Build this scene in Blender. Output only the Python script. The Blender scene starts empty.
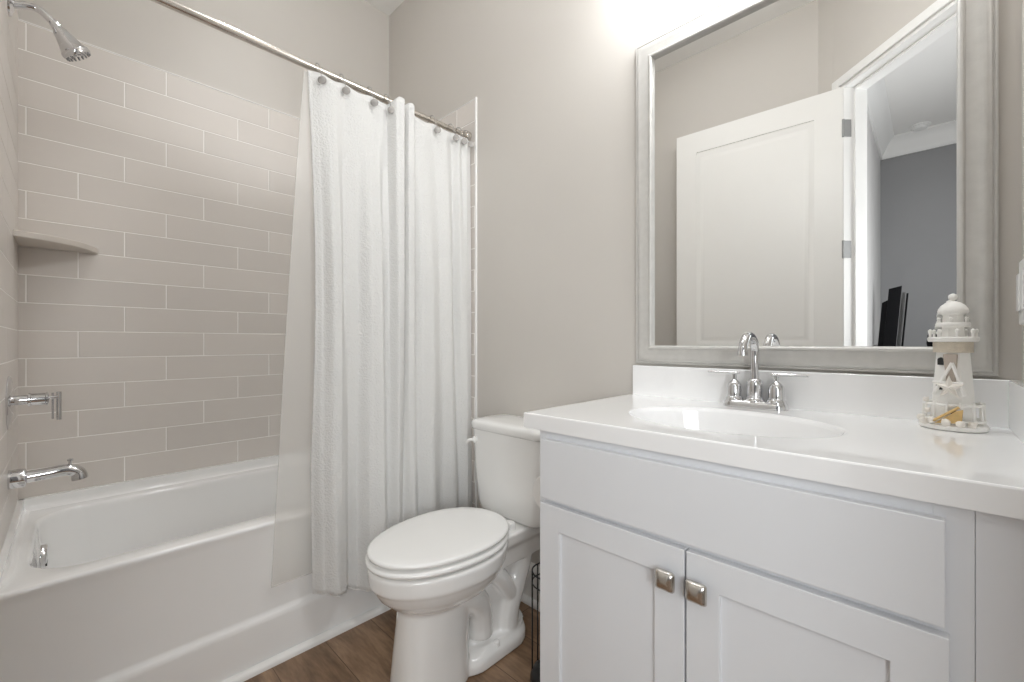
import bpy, bmesh, math, random
import numpy as np
from mathutils import Vector, Matrix
random.seed(7)
R = math.radians
COL = bpy.context.scene.collection
SC = bpy.context.scene

# ---------------------------------------------------------------- camera, exposure, light
CAMX, CAMY, CAMZ = 2.4084, -1.3847, 1.1108
cd = bpy.data.cameras.new('camera'); cam = bpy.data.objects.new('camera', cd); COL.objects.link(cam)
cam.location = (CAMX, CAMY, CAMZ); cam.rotation_euler = (R(90), 0, 0.7715)
cd.sensor_width = 36; cd.sensor_fit = 'HORIZONTAL'; cd.lens = 430.92/1024*36
cd.shift_y = (342.76-341)/1024; cd.clip_start = 0.02
SC.camera = cam
SC.view_settings.view_transform = 'Standard'; SC.view_settings.look = 'None'
SC.view_settings.gamma = 1; SC.view_settings.use_curve_mapping = False
SC.view_settings.exposure = 0.05
w = bpy.data.worlds.new('world'); SC.world = w; w.use_nodes = True
w.node_tree.nodes['Background'].inputs[0].default_value = (1, .97, .93, 1)
w.node_tree.nodes['Background'].inputs[1].default_value = 0.25
SC.cycles.max_bounces = 16; SC.cycles.diffuse_bounces = 8; SC.cycles.glossy_bounces = 8
SC.cycles.transmission_bounces = 8; SC.cycles.transparent_max_bounces = 12
SC.cycles.caustics_reflective = False; SC.cycles.caustics_refractive = False
SC.cycles.sample_clamp_indirect = 4

def light(name, typ, loc, power, color=(1, 1, 1), size=.1, rot=(0, 0, 0), shape=None, sy=None):
    d = bpy.data.lights.new(name, typ); d.energy = power; d.color = color
    if typ == 'AREA':
        d.size = size; d.shape = shape or 'DISK'
        if sy: d.size_y = sy
    else: d.shadow_soft_size = size
    o = bpy.data.objects.new(name, d); COL.objects.link(o); o.location = loc; o.rotation_euler = rot
    return o
VANX = (1.84, 2.09, 2.34)
WARM_ = (1, .965, .93)
light('hall_fill', 'AREA', (2.95, -2.6, 3.09), 2, (.98, .97, 1), .3)  # added fill in the hall, its source is unseen
light('hall_window_fill', 'AREA', (3.375, -2.20, 1.45), 43, (.95, .98, 1), .95, (0, R(90), 0), 'RECTANGLE', 1.2)   # added soft fill aimed through the doorway from an unseen, added window
a_ = light('tub_fill_light', 'AREA', (.40, -.80, 3.125), 1.3, (.98, .99, 1), .13); a_.data.spread = R(75)  # added fill to lift the tub and lower tile
VAN_GLOW, CEIL_GLOW = 68, 15      # radiance of the opal globes and of the added ceiling dome

# ---------------------------------------------------------------- materials
def mat(name, col, rough=.5, metal=0, bump=0, bscale=200, spec=.5, coat=0, var=0, vscale=8, emit=None, estr=0, stretch=None, bdist=.002):
    m = bpy.data.materials.new(name); m.use_nodes = True; nt = m.node_tree; N = nt.nodes; L = nt.links
    b = N['Principled BSDF']
    b.inputs['Base Color'].default_value = (*col, 1); b.inputs['Roughness'].default_value = rough
    b.inputs['Metallic'].default_value = metal; b.inputs['Specular IOR Level'].default_value = spec
    b.inputs['Coat Weight'].default_value = coat; b.inputs['Coat Roughness'].default_value = .05
    if emit: b.inputs['Emission Color'].default_value = (*emit, 1); b.inputs['Emission Strength'].default_value = estr
    tc = N.new('ShaderNodeTexCoord'); src = tc.outputs['Object']
    if stretch:
        mp = N.new('ShaderNodeMapping'); mp.inputs['Scale'].default_value = stretch; L.new(src, mp.inputs[0]); src = mp.outputs[0]
    if bump:
        n = N.new('ShaderNodeTexNoise'); n.inputs['Scale'].default_value = bscale; n.inputs['Detail'].default_value = 3
        L.new(src, n.inputs['Vector'])
        bp = N.new('ShaderNodeBump'); bp.inputs['Strength'].default_value = bump; bp.inputs['Distance'].default_value = bdist
        L.new(n.outputs['Fac'], bp.inputs['Height']); L.new(bp.outputs[0], b.inputs['Normal'])
    n2 = N.new('ShaderNodeTexNoise'); n2.inputs['Scale'].default_value = vscale; n2.inputs['Detail'].default_value = 4
    L.new(src, n2.inputs['Vector'])
    mx = N.new('ShaderNodeMix'); mx.data_type = 'RGBA'; v = max(var, .01)
    mx.inputs[6].default_value = (*[c*(1-v) for c in col], 1); mx.inputs[7].default_value = (*[min(1, c*(1+v)) for c in col], 1)
    L.new(n2.outputs['Fac'], mx.inputs[0]); L.new(mx.outputs[2], b.inputs['Base Color'])
    return m
M = {}
M['paint'] = mat('greige_paint', (.597, .567, .529), .6, bump=.15, bscale=260, bdist=.0006)
M['ceiling'] = mat('ceiling_paint', (.82, .81, .79), .8, bump=.1, bscale=200, bdist=.0006)
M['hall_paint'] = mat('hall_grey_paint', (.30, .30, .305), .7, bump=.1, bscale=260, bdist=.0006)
M['hall_lit'] = mat('hall_paint_lit', (.62, .61, .60), .7)  # paler than the other hall walls: light on this wall put into its colour
M['trim'] = mat('white_trim_paint', (.83, .825, .81), .35)
M['door'] = mat('door_paint', (.82, .81, .785), .4, bump=.05, bscale=300, bdist=.0004)
M['grout'] = mat('pale_grout', (.96, .94, .91), .8, bump=.2, bscale=500, bdist=.0005)
M['tub'] = mat('tub_enamel', (.90, .90, .895), .12, coat=.5)
M['porcelain'] = mat('white_porcelain', (.84, .835, .82), .08, coat=.6)
M['seat_plastic'] = mat('white_seat_plastic', (.85, .845, .83), .22)
M['chrome'] = mat('polished_chrome', (.72, .72, .73), .06, 1)
M['nickel'] = mat('brushed_nickel', (.62, .59, .55), .25, 1, bump=.05, bscale=600, bdist=.0003)
M['rod'] = mat('satin_nickel_rod', (.66, .62, .57), .24, 1)
M['cabinet'] = mat('white_cabinet_paint', (.75, .76, .78), .35, bump=.05, bscale=120, bdist=.0005)
M['cabinet_edge'] = M['cabinet']
M['marble'] = mat('cultured_marble', (.90, .90, .90), .07, coat=.4)
M['silver'] = mat('silver_leaf_frame', (.60, .588, .562), .5, .3, bump=.25, bscale=90, bdist=.0015, var=.10, vscale=40, stretch=(1, 1, 1))
M['mirror'] = mat('mirror_silvering', (.93, .935, .93), 0, 1)
M['black'] = mat('black_wire_enamel', (.015, .015, .015), .4)
M['blackp'] = mat('black_plastic', (.005, .005, .006), .5, spec=.12)
M['greyp'] = mat('grey_plastic', (.3, .3, .3), .4)
M['paper'] = mat('toilet_tissue', (.85, .84, .82), .9, bump=.3, bscale=300)
M['lhwhite'] = mat('whitewashed_wood', (.90, .89, .86), .7, bump=.4, bscale=140, var=.05, vscale=60)
M['rope'] = mat('natural_rope', (.72, .65, .54), .9, bump=.8, bscale=500, var=.15, vscale=120)
M['shell'] = mat('cream_seashell', (.80, .76, .70), .45, bump=.3, bscale=150, var=.1, vscale=90)
M['amber'] = mat('amber_shell', (.62, .42, .17), .4, var=.3, vscale=80)
M['taupe'] = mat('taupe_wood', (.52, .45, .39), .8, bump=.4, bscale=150, var=.1, vscale=60)
M['ring'] = mat('dull_pewter', (.36, .345, .33), .5, .5)
M['hinge'] = mat('satin_hinge_metal', (.33, .33, .325), .55, .3)
M['glow'] = mat('frosted_lit_glass', (.9, .88, .85), .4, emit=(.965, .985, 1), estr=VAN_GLOW)
M['glow2'] = mat('fill_diffuser', (.9, .88, .85), .4, emit=(.965, .985, 1), estr=CEIL_GLOW)  # emission shared by the added ceiling, hall and tub fill lights
M['switch'] = mat('switch_plastic', (.86, .86, .85), .3)
M['dresser'] = mat('dark_dresser_wood', (.05, .035, .025), .4, var=.3, vscale=12)

def tile_mat():
    m = mat('greige_ceramic_tile', (.70, .658, .618), .36, coat=0, bump=.10, bscale=9, bdist=.003)
    nt = m.node_tree; N = nt.nodes; L = nt.links; b = N['Principled BSDF']
    at = N.new('ShaderNodeAttribute'); at.attribute_name = 'tone'
    mul = N.new('ShaderNodeMix'); mul.data_type = 'RGBA'; mul.blend_type = 'MULTIPLY'; mul.inputs[0].default_value = 1
    old = b.inputs['Base Color'].links[0].from_socket
    L.new(old, mul.inputs[6]); L.new(at.outputs['Color'], mul.inputs[7]); L.new(mul.outputs[2], b.inputs['Base Color'])
    return m
M['tile'] = tile_mat()

def floor_mat():
    m = bpy.data.materials.new('oak_plank_floor'); m.use_nodes = True; N = m.node_tree.nodes; L = m.node_tree.links
    b = N['Principled BSDF']; b.inputs['Roughness'].default_value = .42
    tc = N.new('ShaderNodeTexCoord')
    br = N.new('ShaderNodeTexBrick'); br.offset = .37; br.inputs['Scale'].default_value = 1
    br.inputs['Brick Width'].default_value = 1.2; br.inputs['Row Height'].default_value = .18
    br.inputs['Mortar Size'].default_value = .0012; br.inputs['Mortar Smooth'].default_value = .3
    br.inputs['Color1'].default_value = (0, 0, 0, 1); br.inputs['Color2'].default_value = (1, 1, 1, 1); br.inputs['Mortar'].default_value = (.5, .5, .5, 1)
    L.new(tc.outputs['Object'], br.inputs['Vector'])
    # grain: noise stretched along the plank, shifted per plank
    sh = N.new('ShaderNodeVectorMath'); sh.operation = 'MULTIPLY_ADD'
    sh.inputs[1].default_value = (3.1, 7.7, 5.3); L.new(br.outputs['Color'], sh.inputs[0]); L.new(tc.outputs['Object'], sh.inputs[2])
    mp = N.new('ShaderNodeMapping'); mp.inputs['Scale'].default_value = (2.2, 11, 3); L.new(sh.outputs[0], mp.inputs[0])
    n1 = N.new('ShaderNodeTexNoise'); n1.inputs['Scale'].default_value = 1.4; n1.inputs['Detail'].default_value = 6; n1.inputs['Distortion'].default_value = 1.2
    L.new(mp.outputs[0], n1.inputs['Vector'])
    wv = N.new('ShaderNodeTexNoise'); wv.inputs['Scale'].default_value = 9; wv.inputs['Detail'].default_value = 8
    L.new(mp.outputs[0], wv.inputs['Vector'])
    ad = N.new('ShaderNodeMath'); ad.operation = 'MULTIPLY_ADD'; ad.inputs[1].default_value = .45; L.new(wv.outputs['Fac'], ad.inputs[0]); L.new(n1.outputs['Fac'], ad.inputs[2])
    cr = N.new('ShaderNodeValToRGB'); e = cr.color_ramp.elements
    e[0].position = .45; e[0].color = (.115, .066, .036, 1); e[1].position = 1.0; e[1].color = (.36, .235, .145, 1)
    k = e.new(.72); k.color = (.225, .14, .083, 1)
    L.new(ad.outputs[0], cr.inputs[0])
    mx = N.new('ShaderNodeMix'); mx.data_type = 'RGBA'; mx.blend_type = 'MULTIPLY'
    mx.inputs[7].default_value = (.25, .2, .16, 1); L.new(br.outputs['Fac'], mx.inputs[0]); L.new(cr.outputs[0], mx.inputs[6])
    L.new(mx.outputs[2], b.inputs['Base Color'])
    bp = N.new('ShaderNodeBump'); bp.inputs['Strength'].default_value = .3; bp.inputs['Distance'].default_value = .001
    L.new(wv.outputs['Fac'], bp.inputs['Height']); L.new(bp.outputs[0], b.inputs['Normal'])
    return m
M['floor'] = floor_mat()

def terry_mat():
    m = bpy.data.materials.new('white_terry_cloth'); m.use_nodes = True; N = m.node_tree.nodes; L = m.node_tree.links
    b = N['Principled BSDF']; b.inputs['Base Color'].default_value = (.83, .83, .82, 1); b.inputs['Roughness'].default_value = .95
    b.inputs['Sheen Weight'].default_value = .3; b.inputs['Specular IOR Level'].default_value = .15
    tc = N.new('ShaderNodeTexCoord')
    n = N.new('ShaderNodeTexNoise'); n.inputs['Scale'].default_value = 95; n.inputs['Detail'].default_value = 2; n.inputs['Distortion'].default_value = 1.5
    v = N.new('ShaderNodeTexVoronoi'); v.inputs['Scale'].default_value = 160; v.feature = 'SMOOTH_F1'
    L.new(tc.outputs['Object'], n.inputs['Vector']); L.new(tc.outputs['Object'], v.inputs['Vector'])
    ad = N.new('ShaderNodeMath'); ad.operation = 'ADD'; L.new(n.outputs['Fac'], ad.inputs[0]); L.new(v.outputs['Distance'], ad.inputs[1])
    bp = N.new('ShaderNodeBump'); bp.inputs['Strength'].default_value = .55; bp.inputs['Distance'].default_value = .005
    L.new(ad.outputs[0], bp.inputs['Height']); L.new(bp.outputs[0], b.inputs['Normal'])
    tr = N.new('ShaderNodeBsdfTranslucent'); tr.inputs[0].default_value = (.85, .83, .79, 1)
    mx = N.new('ShaderNodeMixShader'); mx.inputs[0].default_value = .22
    L.new(b.outputs[0], mx.inputs[1]); L.new(tr.outputs[0], mx.inputs[2]); L.new(mx.outputs[0], N['Material Output'].inputs[0])
    return m
M['terry'] = terry_mat()
def liner_mat():
    m = bpy.data.materials.new('translucent_liner_vinyl'); m.use_nodes = True; N = m.node_tree.nodes; L = m.node_tree.links
    b = N['Principled BSDF']; b.inputs['Base Color'].default_value = (.86, .855, .84, 1); b.inputs['Roughness'].default_value = .35
    tc = N.new('ShaderNodeTexCoord'); n = N.new('ShaderNodeTexNoise'); n.inputs['Scale'].default_value = 4
    L.new(tc.outputs['Object'], n.inputs['Vector'])
    bp = N.new('ShaderNodeBump'); bp.inputs['Strength'].default_value = .2; bp.inputs['Distance'].default_value = .02
    L.new(n.outputs['Fac'], bp.inputs['Height']); L.new(bp.outputs[0], b.inputs['Normal'])
    tp = N.new('ShaderNodeBsdfTransparent'); tp.inputs[0].default_value = (.97, .965, .95, 1)
    tl = N.new('ShaderNodeBsdfTranslucent'); tl.inputs[0].default_value = (.88, .87, .85, 1)
    m1 = N.new('ShaderNodeMixShader'); m1.inputs[0].default_value = .35; L.new(b.outputs[0], m1.inputs[1]); L.new(tl.outputs[0], m1.inputs[2])
    m2 = N.new('ShaderNodeMixShader'); m2.inputs[0].default_value = .50; L.new(m1.outputs[0], m2.inputs[1]); L.new(tp.outputs[0], m2.inputs[2])
    L.new(m2.outputs[0], N['Material Output'].inputs[0])
    return m
M['liner'] = liner_mat()

# ---------------------------------------------------------------- helpers
def box(bm, a, b, T=None):
    a = Vector(a); b = Vector(b); vs = []
    for z in (a.z, b.z):
        for x, y in ((a.x, a.y), (b.x, a.y), (b.x, b.y), (a.x, b.y)):
            p = Vector((x, y, z)); vs.append(bm.verts.new(T @ p if T else p))
    for f in ((3, 2, 1, 0), (4, 5, 6, 7), (0, 1, 5, 4), (1, 2, 6, 5), (2, 3, 7, 6), (3, 0, 4, 7)):
        bm.faces.new([vs[i] for i in f])
    return bm
def loft(bm, loops, cap0=True, cap1=True, closed=True):
    prev = None; first = None
    for lp in loops:
        cur = [bm.verts.new(p) for p in lp]
        if prev:
            n = len(cur)
            for i in range(n if closed else n-1):
                j = (i+1) % n
                try: bm.faces.new((prev[i], prev[j], cur[j], cur[i]))
                except ValueError: pass
        else: first = cur
        prev = cur
    if cap0: bm.faces.new(first[::-1])
    if cap1: bm.faces.new(prev)
    return bm
def frame_of(d):
    d = Vector(d).normalized(); up = Vector((0, 0, 1)) if abs(d.z) < .95 else Vector((1, 0, 0))
    s = d.cross(up).normalized(); return s, d.cross(s).normalized(), d
def lathe(bm, prof, c=(0, 0, 0), axis=(0, 0, 1), n=32, cap=True, scale=(1, 1)):
    s, t, d = frame_of(axis); c = Vector(c); loops = []
    for r, h in prof:
        r = max(r, 1e-4)
        loops.append([c + d*h + s*math.cos(2*math.pi*i/n)*r*scale[0] + t*math.sin(2*math.pi*i/n)*r*scale[1] for i in range(n)])
    return loft(bm, loops, cap, cap)
def tube(bm, path, r, n=14, cap=True):
    path = [Vector(p) for p in path]; rs = r if isinstance(r, (list, tuple)) else [r]*len(path)
    loops = []; s = None
    for i, p in enumerate(path):
        d = (path[min(i+1, len(path)-1)] - path[max(i-1, 0)]).normalized()
        if s is None: s, t, _ = frame_of(d)
        s = (s - d*s.dot(d)).normalized(); t = d.cross(s)
        loops.append([p + (s*math.cos(2*math.pi*k/n) + t*math.sin(2*math.pi*k/n))*rs[i] for k in range(n)])
    return loft(bm, loops, cap, cap)
def torus(bm, c, R_, r, axis=(0, 0, 1), n=28, m=8):
    s, t, d = frame_of(axis); c = Vector(c); loops = []
    rings = []
    for i in range(n):
        a = 2*math.pi*i/n; e = s*math.cos(a)+t*math.sin(a)
        rings.append([bm.verts.new(c + e*(R_ + r*math.cos(2*math.pi*k/m)) + d*r*math.sin(2*math.pi*k/m)) for k in range(m)])
    for i in range(n):
        for k in range(m):
            bm.faces.new((rings[i][k], rings[(i+1) % n][k], rings[(i+1) % n][(k+1) % m], rings[i][(k+1) % m]))
    return bm
def spline(pts, n=8):
    pts = [Vector(p) for p in pts]; out = []
    P = [pts[0]*2-pts[1]] + pts + [pts[-1]*2-pts[-2]]
    for i in range(1, len(P)-2):
        for k in range(n):
            t = k/n
            out.append(.5*((2*P[i]) + (P[i+1]-P[i-1])*t + (2*P[i-1]-5*P[i]+4*P[i+1]-P[i+2])*t*t + (3*P[i]-P[i-1]-3*P[i+1]+P[i+2])*t**3))
    return out + [pts[-1]]
def obj(name, bm, m, parent=None, smooth=None, bevel=0, seg=2, label=None):
    bmesh.ops.recalc_face_normals(bm, faces=bm.faces[:])
    if parent is not None:
        rt = parent
        while rt.parent: rt = rt.parent
        bmesh.ops.translate(bm, vec=-rt.location, verts=bm.verts[:])
    me = bpy.data.meshes.new(name); bm.to_mesh(me); bm.free()
    for mm in (m if isinstance(m, list) else [m]): me.materials.append(mm)
    o = bpy.data.objects.new(name, me); COL.objects.link(o)
    if parent is not None: o.parent = parent
    if bevel:
        md = o.modifiers.new('bevel', 'BEVEL'); md.width = bevel; md.segments = seg; md.limit_method = 'ANGLE'; md.angle_limit = R(35)
        md.harden_normals = True
        me.polygons.foreach_set('use_smooth', [True]*len(me.polygons))
        if smooth is None: smooth = 35
    if smooth:
        me.polygons.foreach_set('use_smooth', [True]*len(me.polygons))
        try: me.set_sharp_from_angle(angle=R(smooth))
        except Exception: pass
    if label: o['label'] = label
    return o
def thing(name, loc, label, cat, group=None):
    o = bpy.data.objects.new(name, None); COL.objects.link(o); o.location = loc; o.empty_display_size = .05
    return tag(o, label, cat, group)
def tag(o, label, cat, group=None):
    o['label'] = label; o['category'] = cat
    if group: o['group'] = group
    return o
def struct(name, bm, m, **k):
    o = obj(name, bm, m, **k); o['kind'] = 'structure'; return o
NB = bmesh.new
def rrect(x0, x1, y0, y1, r, z, k=6, m=6):
    pts = []; r = min(r, (x1-x0)/2-1e-4, (y1-y0)/2-1e-4)
    cs = ((x1-r, y1-r, 0), (x0+r, y1-r, 90), (x0+r, y0+r, 180), (x1-r, y0+r, 270))
    for i, (cx, cy, a0) in enumerate(cs):
        for j in range(k+1):
            a = R(a0+90*j/k); pts.append(Vector((cx+r*math.cos(a), cy+r*math.sin(a), z)))
        nx, ny, na = cs[(i+1) % 4]; q = Vector((nx+r*math.cos(R(na)), ny+r*math.sin(R(na)), z)); p = pts[-1]
        for j in range(1, m): pts.append(p.lerp(q, j/m))
    return pts
def prism(bm, poly, z0, z1):
    return loft(bm, [[Vector((x, y, z0)) for x, y in poly], [Vector((x, y, z1)) for x, y in poly]])

# ---------------------------------------------------------------- room shell
ZC = 3.138; W = 2.544; YF = -1.5225; TUBX = .77
HX, HY = 2.053, -1.593                       # hinge line of the diagonal door wall
OW = .90                                   # clear width of the doorway
dg = lambda t, o=0: (HX + .70711*t + .70711*o, HY + .70711*t - .70711*o)   # o = outward offset
struct('floor', box(NB(), (-.15, -4.55, -.08), (3.55, .15, 0)), M['floor'])
struct('ceiling', box(NB(), (-.15, -4.55, ZC), (3.55, .15, ZC+.1)), M['ceiling'])
struct('wall_back', box(NB(), (-.12, 0, 0), (W+.12, .12, ZC)), M['paint'])
struct('wall_left', box(NB(), (-.12, YF-.12, 0), (0, 0, ZC)), M['paint'])
struct('wall_front', box(NB(), (0, YF-.12, 0), (.90, YF, ZC)), M['paint'])
struct('wall_entry', box(NB(), (.80, -1.82, 0), (1.932, -1.70, ZC)), M['paint'])
struct('wall_entry_return', box(NB(), (.80, -1.70, 0), (.90, YF-.12, ZC)), M['paint'])
struct('wall_entry_corner', prism(NB(), [(1.932, -1.70), dg(-.057), dg(0), dg(0, .12), (1.932, -1.82)], 0, ZC), M['paint'])
struct('wall_right', prism(NB(), [(W, 0), (W, -.66), (2.74, -.66), (2.74, -.906), dg(OW), dg(OW, .12), (2.86, -.91), (2.86, -.55), (W+.12, -.55), (W+.12, 0)], 0, ZC), M['paint'])
struct('wall_diagonal', prism(NB(), [dg(0), dg(OW), dg(OW, .12), dg(0, .12)], 2.522, ZC), M['paint'])
# hall behind the doorway (seen in the mirror)
struct('wall_hall_left', box(NB(), (1.92, -4.36, 0), (2.04, -1.83, ZC)), M['hall_lit'])
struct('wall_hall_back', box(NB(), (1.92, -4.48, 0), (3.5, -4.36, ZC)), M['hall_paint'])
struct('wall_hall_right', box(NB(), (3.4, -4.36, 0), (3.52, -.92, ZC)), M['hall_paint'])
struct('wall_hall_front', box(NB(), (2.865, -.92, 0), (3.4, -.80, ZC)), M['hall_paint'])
def crown(bm, p0, p1, nrm):
    prof = [(0, 0), (.11, 0), (.11, -.012), (.10, -.02), (.085, -.03), (.06, -.065), (.045, -.10), (.022, -.135), (.016, -.15), (.016, -.178), (0, -.178)]
    n = Vector((*nrm, 0)); loops = [[Vector((*p, ZC)) + n*a + Vector((0, 0, b)) for a, b in prof] for p in (p0, p1)]
    return loft(bm, loops)
struct('trim_1', crown(NB(), (2.04, -4.36), (3.4, -4.36), (0, 1)), M['trim'], smooth=30)
struct('trim_2', crown(NB(), (2.04, -4.36), (2.04, -1.85), (1, 0)), M['trim'], smooth=30)
# door casing and jamb lining on the diagonal wall
bm = NB()
for (t0, t1, z0, z1) in ((-.05, -.002, 0, 2.568), (OW+.002, OW+.05, 0, 2.568), (-.002, OW+.002, 2.522, 2.568)):
    prism(bm, [dg(t0, -.016), dg(t1, -.016), dg(t1, -.0005), dg(t0, -.0005)], z0, z1)
    prism(bm, [dg(t0, .1205), dg(t1, .1205), dg(t1, .136), dg(t0, .136)], z0, z1)
struct('trim_3', bm, M['trim'], bevel=.003)
bm = NB()
prism(bm, [dg(0, -.001), dg(.018, -.001), dg(.018, .121), dg(0, .121)], 0, 2.522)
prism(bm, [dg(OW-.018, -.001), dg(OW, -.001), dg(OW, .121), dg(OW-.018, .121)], 0, 2.522)
prism(bm, [dg(.018, -.001), dg(OW-.018, -.001), dg(OW-.018, .121), dg(.018, .121)], 2.506, 2.522)
prism(bm, [dg(.018, .055), dg(.030, .055), dg(.030, .12), dg(.018, .12)], 0, 2.506)
prism(bm, [dg(.018, .055), dg(OW-.018, .055), dg(OW-.018, .12), dg(.018, .12)], 2.494, 2.506)
struct('trim_4', bm, M['trim'], bevel=.002)

def baseboard(name, p0, p1, n):
    prof = [(0, 0), (.030, 0), (.030, .008), (.026, .018), (.018, .025), (.014, .027), (.014, .135), (.018, .140), (.018, .146), (.012, .152), (.009, .162), (.004, .170), (0, .170)]
    n = Vector((*n, 0)); loops = [[Vector((*p, 0)) + n*a + Vector((0, 0, b)) for a, b in prof] for p in (p0, p1)]
    return struct(name, loft(NB(), loops), M['trim'], smooth=30)
baseboard('baseboard_back', (.829, 0), (1.695, 0), (0, -1))
baseboard('baseboard_front', (.905, -1.70), (1.925, -1.70), (0, 1))
baseboard('baseboard_hall', (2.04, -4.36), (3.4, -4.36), (0, 1))
# quarter round along the tub apron
prof = [(0, 0), (.022, 0), (.021, .008), (.016, .016), (.008, .021), (0, .022)]
struct('trim_5', loft(NB(), [[Vector((TUBX+.0015+a, y, b)) for a, b in prof] for y in (YF, -.0015)]), M['trim'], smooth=60)

# ---------------------------------------------------------------- wall tile
PT = .1036; ZT = 2.2955; S3 = .136; Y0 = -1.4953
def tiles(name, origin, uax, nrm, u0, u1, j0, zlo, extra=None):
    """rows of 4x16 tiles; u = distance along the wall; j0 = joint position of the top row"""
    bm = NB(); col = bm.loops.layers.float_color.new('tone'); o = Vector(origin); ua = Vector(uax); n = Vector(nrm)
    def pt(u, z, d): return o + ua*u + n*d + Vector((0, 0, z))
    g = .0017; th = .008; cb = .0010
    def slab(a, b, lo, hi, d0, d1, mi, inset, tone):
        tl = [random.uniform(-.00035, .00035) for _ in range(2)] if mi == 0 else (0, 0)
        def dd(u, z): return d1 + tl[0]*((u-a)/(b-a)-.5)*min(1, (b-a)/.3) + tl[1]*((z-lo)/(hi-lo)-.5)*.5
        A = [pt(u, z, d0) for u, z in ((a, lo), (b, lo), (b, hi), (a, hi))]
        Bv = [pt(u, z, d1-inset) for u, z in ((a, lo), (b, lo), (b, hi), (a, hi))]
        Cv = [pt(u, z, dd(u, z)) for u, z in ((a+inset, lo+inset), (b-inset, lo+inset), (b-inset, hi-inset), (a+inset, hi-inset))]
        vs = [[bm.verts.new(p) for p in q] for q in (A, Bv, Cv)]; fs = []
        for q in range(2):
            for i in range(4): fs.append(bm.faces.new((vs[q][i], vs[q][(i+1) % 4], vs[q+1][(i+1) % 4], vs[q+1][i])))
        fs.append(bm.faces.new(vs[2]))
        for f in fs:
            f.material_index = mi
            for l in f.loops: l[col] = (tone, tone, tone, 1)
    def rows(U0, U1, ztop_row, zl):
        r = 0
        while True:
            hi = ZT - PT*r; lo = hi - PT
            if hi <= zl + .004: break
            if hi <= ztop_row + 1e-6:
                lo_ = max(lo, zl); j = j0 + S3*((-r) % 3)
                while j > U0: j -= 3*S3
                a = j
                while a < U1:
                    b = a + 3*S3; aa = max(a, U0); bb = min(b, U1)
                    if bb-aa > .006 and hi-lo_ > .006:
                        slab(aa+g, bb-g, lo_+g, hi-g, .001, th, 0, cb, random.uniform(.955, 1.03))
                    a = b
            r += 1
    rows(u0, u1, ZT, zlo)
    slab(u0, u1, zlo, ZT, .0008, th-.0009, 1, .0001, 1)
    if extra:
        rows(extra[0], extra[1], ZT - PT*16, extra[2])
        slab(extra[0], extra[1], extra[2], zlo, .0008, th-.0009, 1, .0001, 1)
    return struct(name, bm, [M['tile'], M['grout']])
tiles('wall_left_tile', (0, YF, 0), (0, 1, 0), (1, 0, 0), 0, -YF, Y0-YF, .535)
tiles('wall_back_tile', (0, 0, 0), (1, 0, 0), (0, -1, 0), .0085, .818, .677, .535, (TUBX+.004, .818, .024))
tiles('wall_front_tile', (0, YF, 0), (1, 0, 0), (0, 1, 0), .0085, .818, .26, .535, (TUBX+.004, .818, .024))
bm = NB()   # slim white edge profile round the tile field
box(bm, (.8185, -.0105, .02), (.827, 0, ZT+.009)); box(bm, (.0005, -.0098, ZT), (.8185, 0, ZT+.005))
box(bm, (.8185, YF, .02), (.827, YF+.0105, ZT+.009)); box(bm, (.0005, YF, ZT), (.8185, YF+.0098, ZT+.005))
box(bm, (0, YF+.01, ZT), (.0098, -.01, ZT+.005))
struct('trim_6', bm, M['trim'], bevel=.0015)

# ---------------------------------------------------------------- bathtub
tub = thing('bathtub', (TUBX/2, YF/2, 0), 'white enamelled alcove bathtub with stepped apron below the greige tile', 'bathtub')
E_ = .0015; xw = .0095; yb = -.010; yf = YF+.010
L_ = []
def outer(x1, z, r=.004): return rrect(xw, x1, yf, yb, r, z, 8, 14)
for x1, z in ((.768, .001), (.768, .148), (.7665, .157), (.762, .166), (.756, .172), (.7535, .182), (.7640, .450), (.7670, .468), (.7690, .476), (.7695, .482), (.7680, .4875), (.764, .4900), (.758, .4912)):
    L_.append(outer(x1, z, .004 if z < .45 else .006))
ix0, ix1, iy0, iy1 = .085, .695, -1.462, -.095
def inner(dx, dy0, dy1, r, z): return rrect(ix0+dx, ix1-dx, iy0+dy0, iy1-dy1, r, z, 8, 14)
L_ += [inner(-.010, -.010, -.010, .135, .4915), inner(-.003, -.003, -.003, .128, .489), inner(.001, .001, .001, .124, .483), inner(.004, .003, .006, .12, .470),
       inner(.012, .008, .03, .12, .40), inner(.022, .015, .07, .12, .30), inner(.036, .025, .12, .13, .20), inner(.055, .045, .17, .14, .14),
       inner(.085, .08, .21, .15, .112), inner(.14, .14, .27, .12, .104)]
obj('tub_shell', loft(NB(), L_, True, True), M['tub'], tub, smooth=50)
bm = NB()
oc = Vector((.385, -1.446, .432))
lathe(bm, [(.001, -.004), (.036, -.004), (.037, .006), (.034, .011), (.024, .014), (.001, .015)], oc, (0, 1, -.08), 32)
ov = obj('overflow_plate', bm, M['chrome'], tub, smooth=40)
obj('overflow_slot', box(NB(), oc+Vector((-.022, .0095, -.026)), oc+Vector((.022, .0135, -.020))), M['black'], ov)
bm = NB()   # raised tiling flange along the three walls
fl = [(-.0085, .4895), (.030, .4905), (.020, .4935), (.0145, .500), (.0125, .512), (.0120, .5345), (-.0085, .5345)]
loft(bm, [[Vector((xw+a, y, z)) for a, z in fl] for y in (yf, yb)])
loft(bm, [[Vector((x, yb-a, z)) for a, z in fl] for x in (xw, .735)])
loft(bm, [[Vector((x, yf+(a if a < 0 else a*k), .4895+(z-.4895)*k)) for a, z in fl] for x, k in ((xw, 1), (.60, 1), (.66, .85), (.71, .45), (.752, .05))])
obj('tiling_flange', bm, M['tub'], tub, smooth=50)
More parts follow.
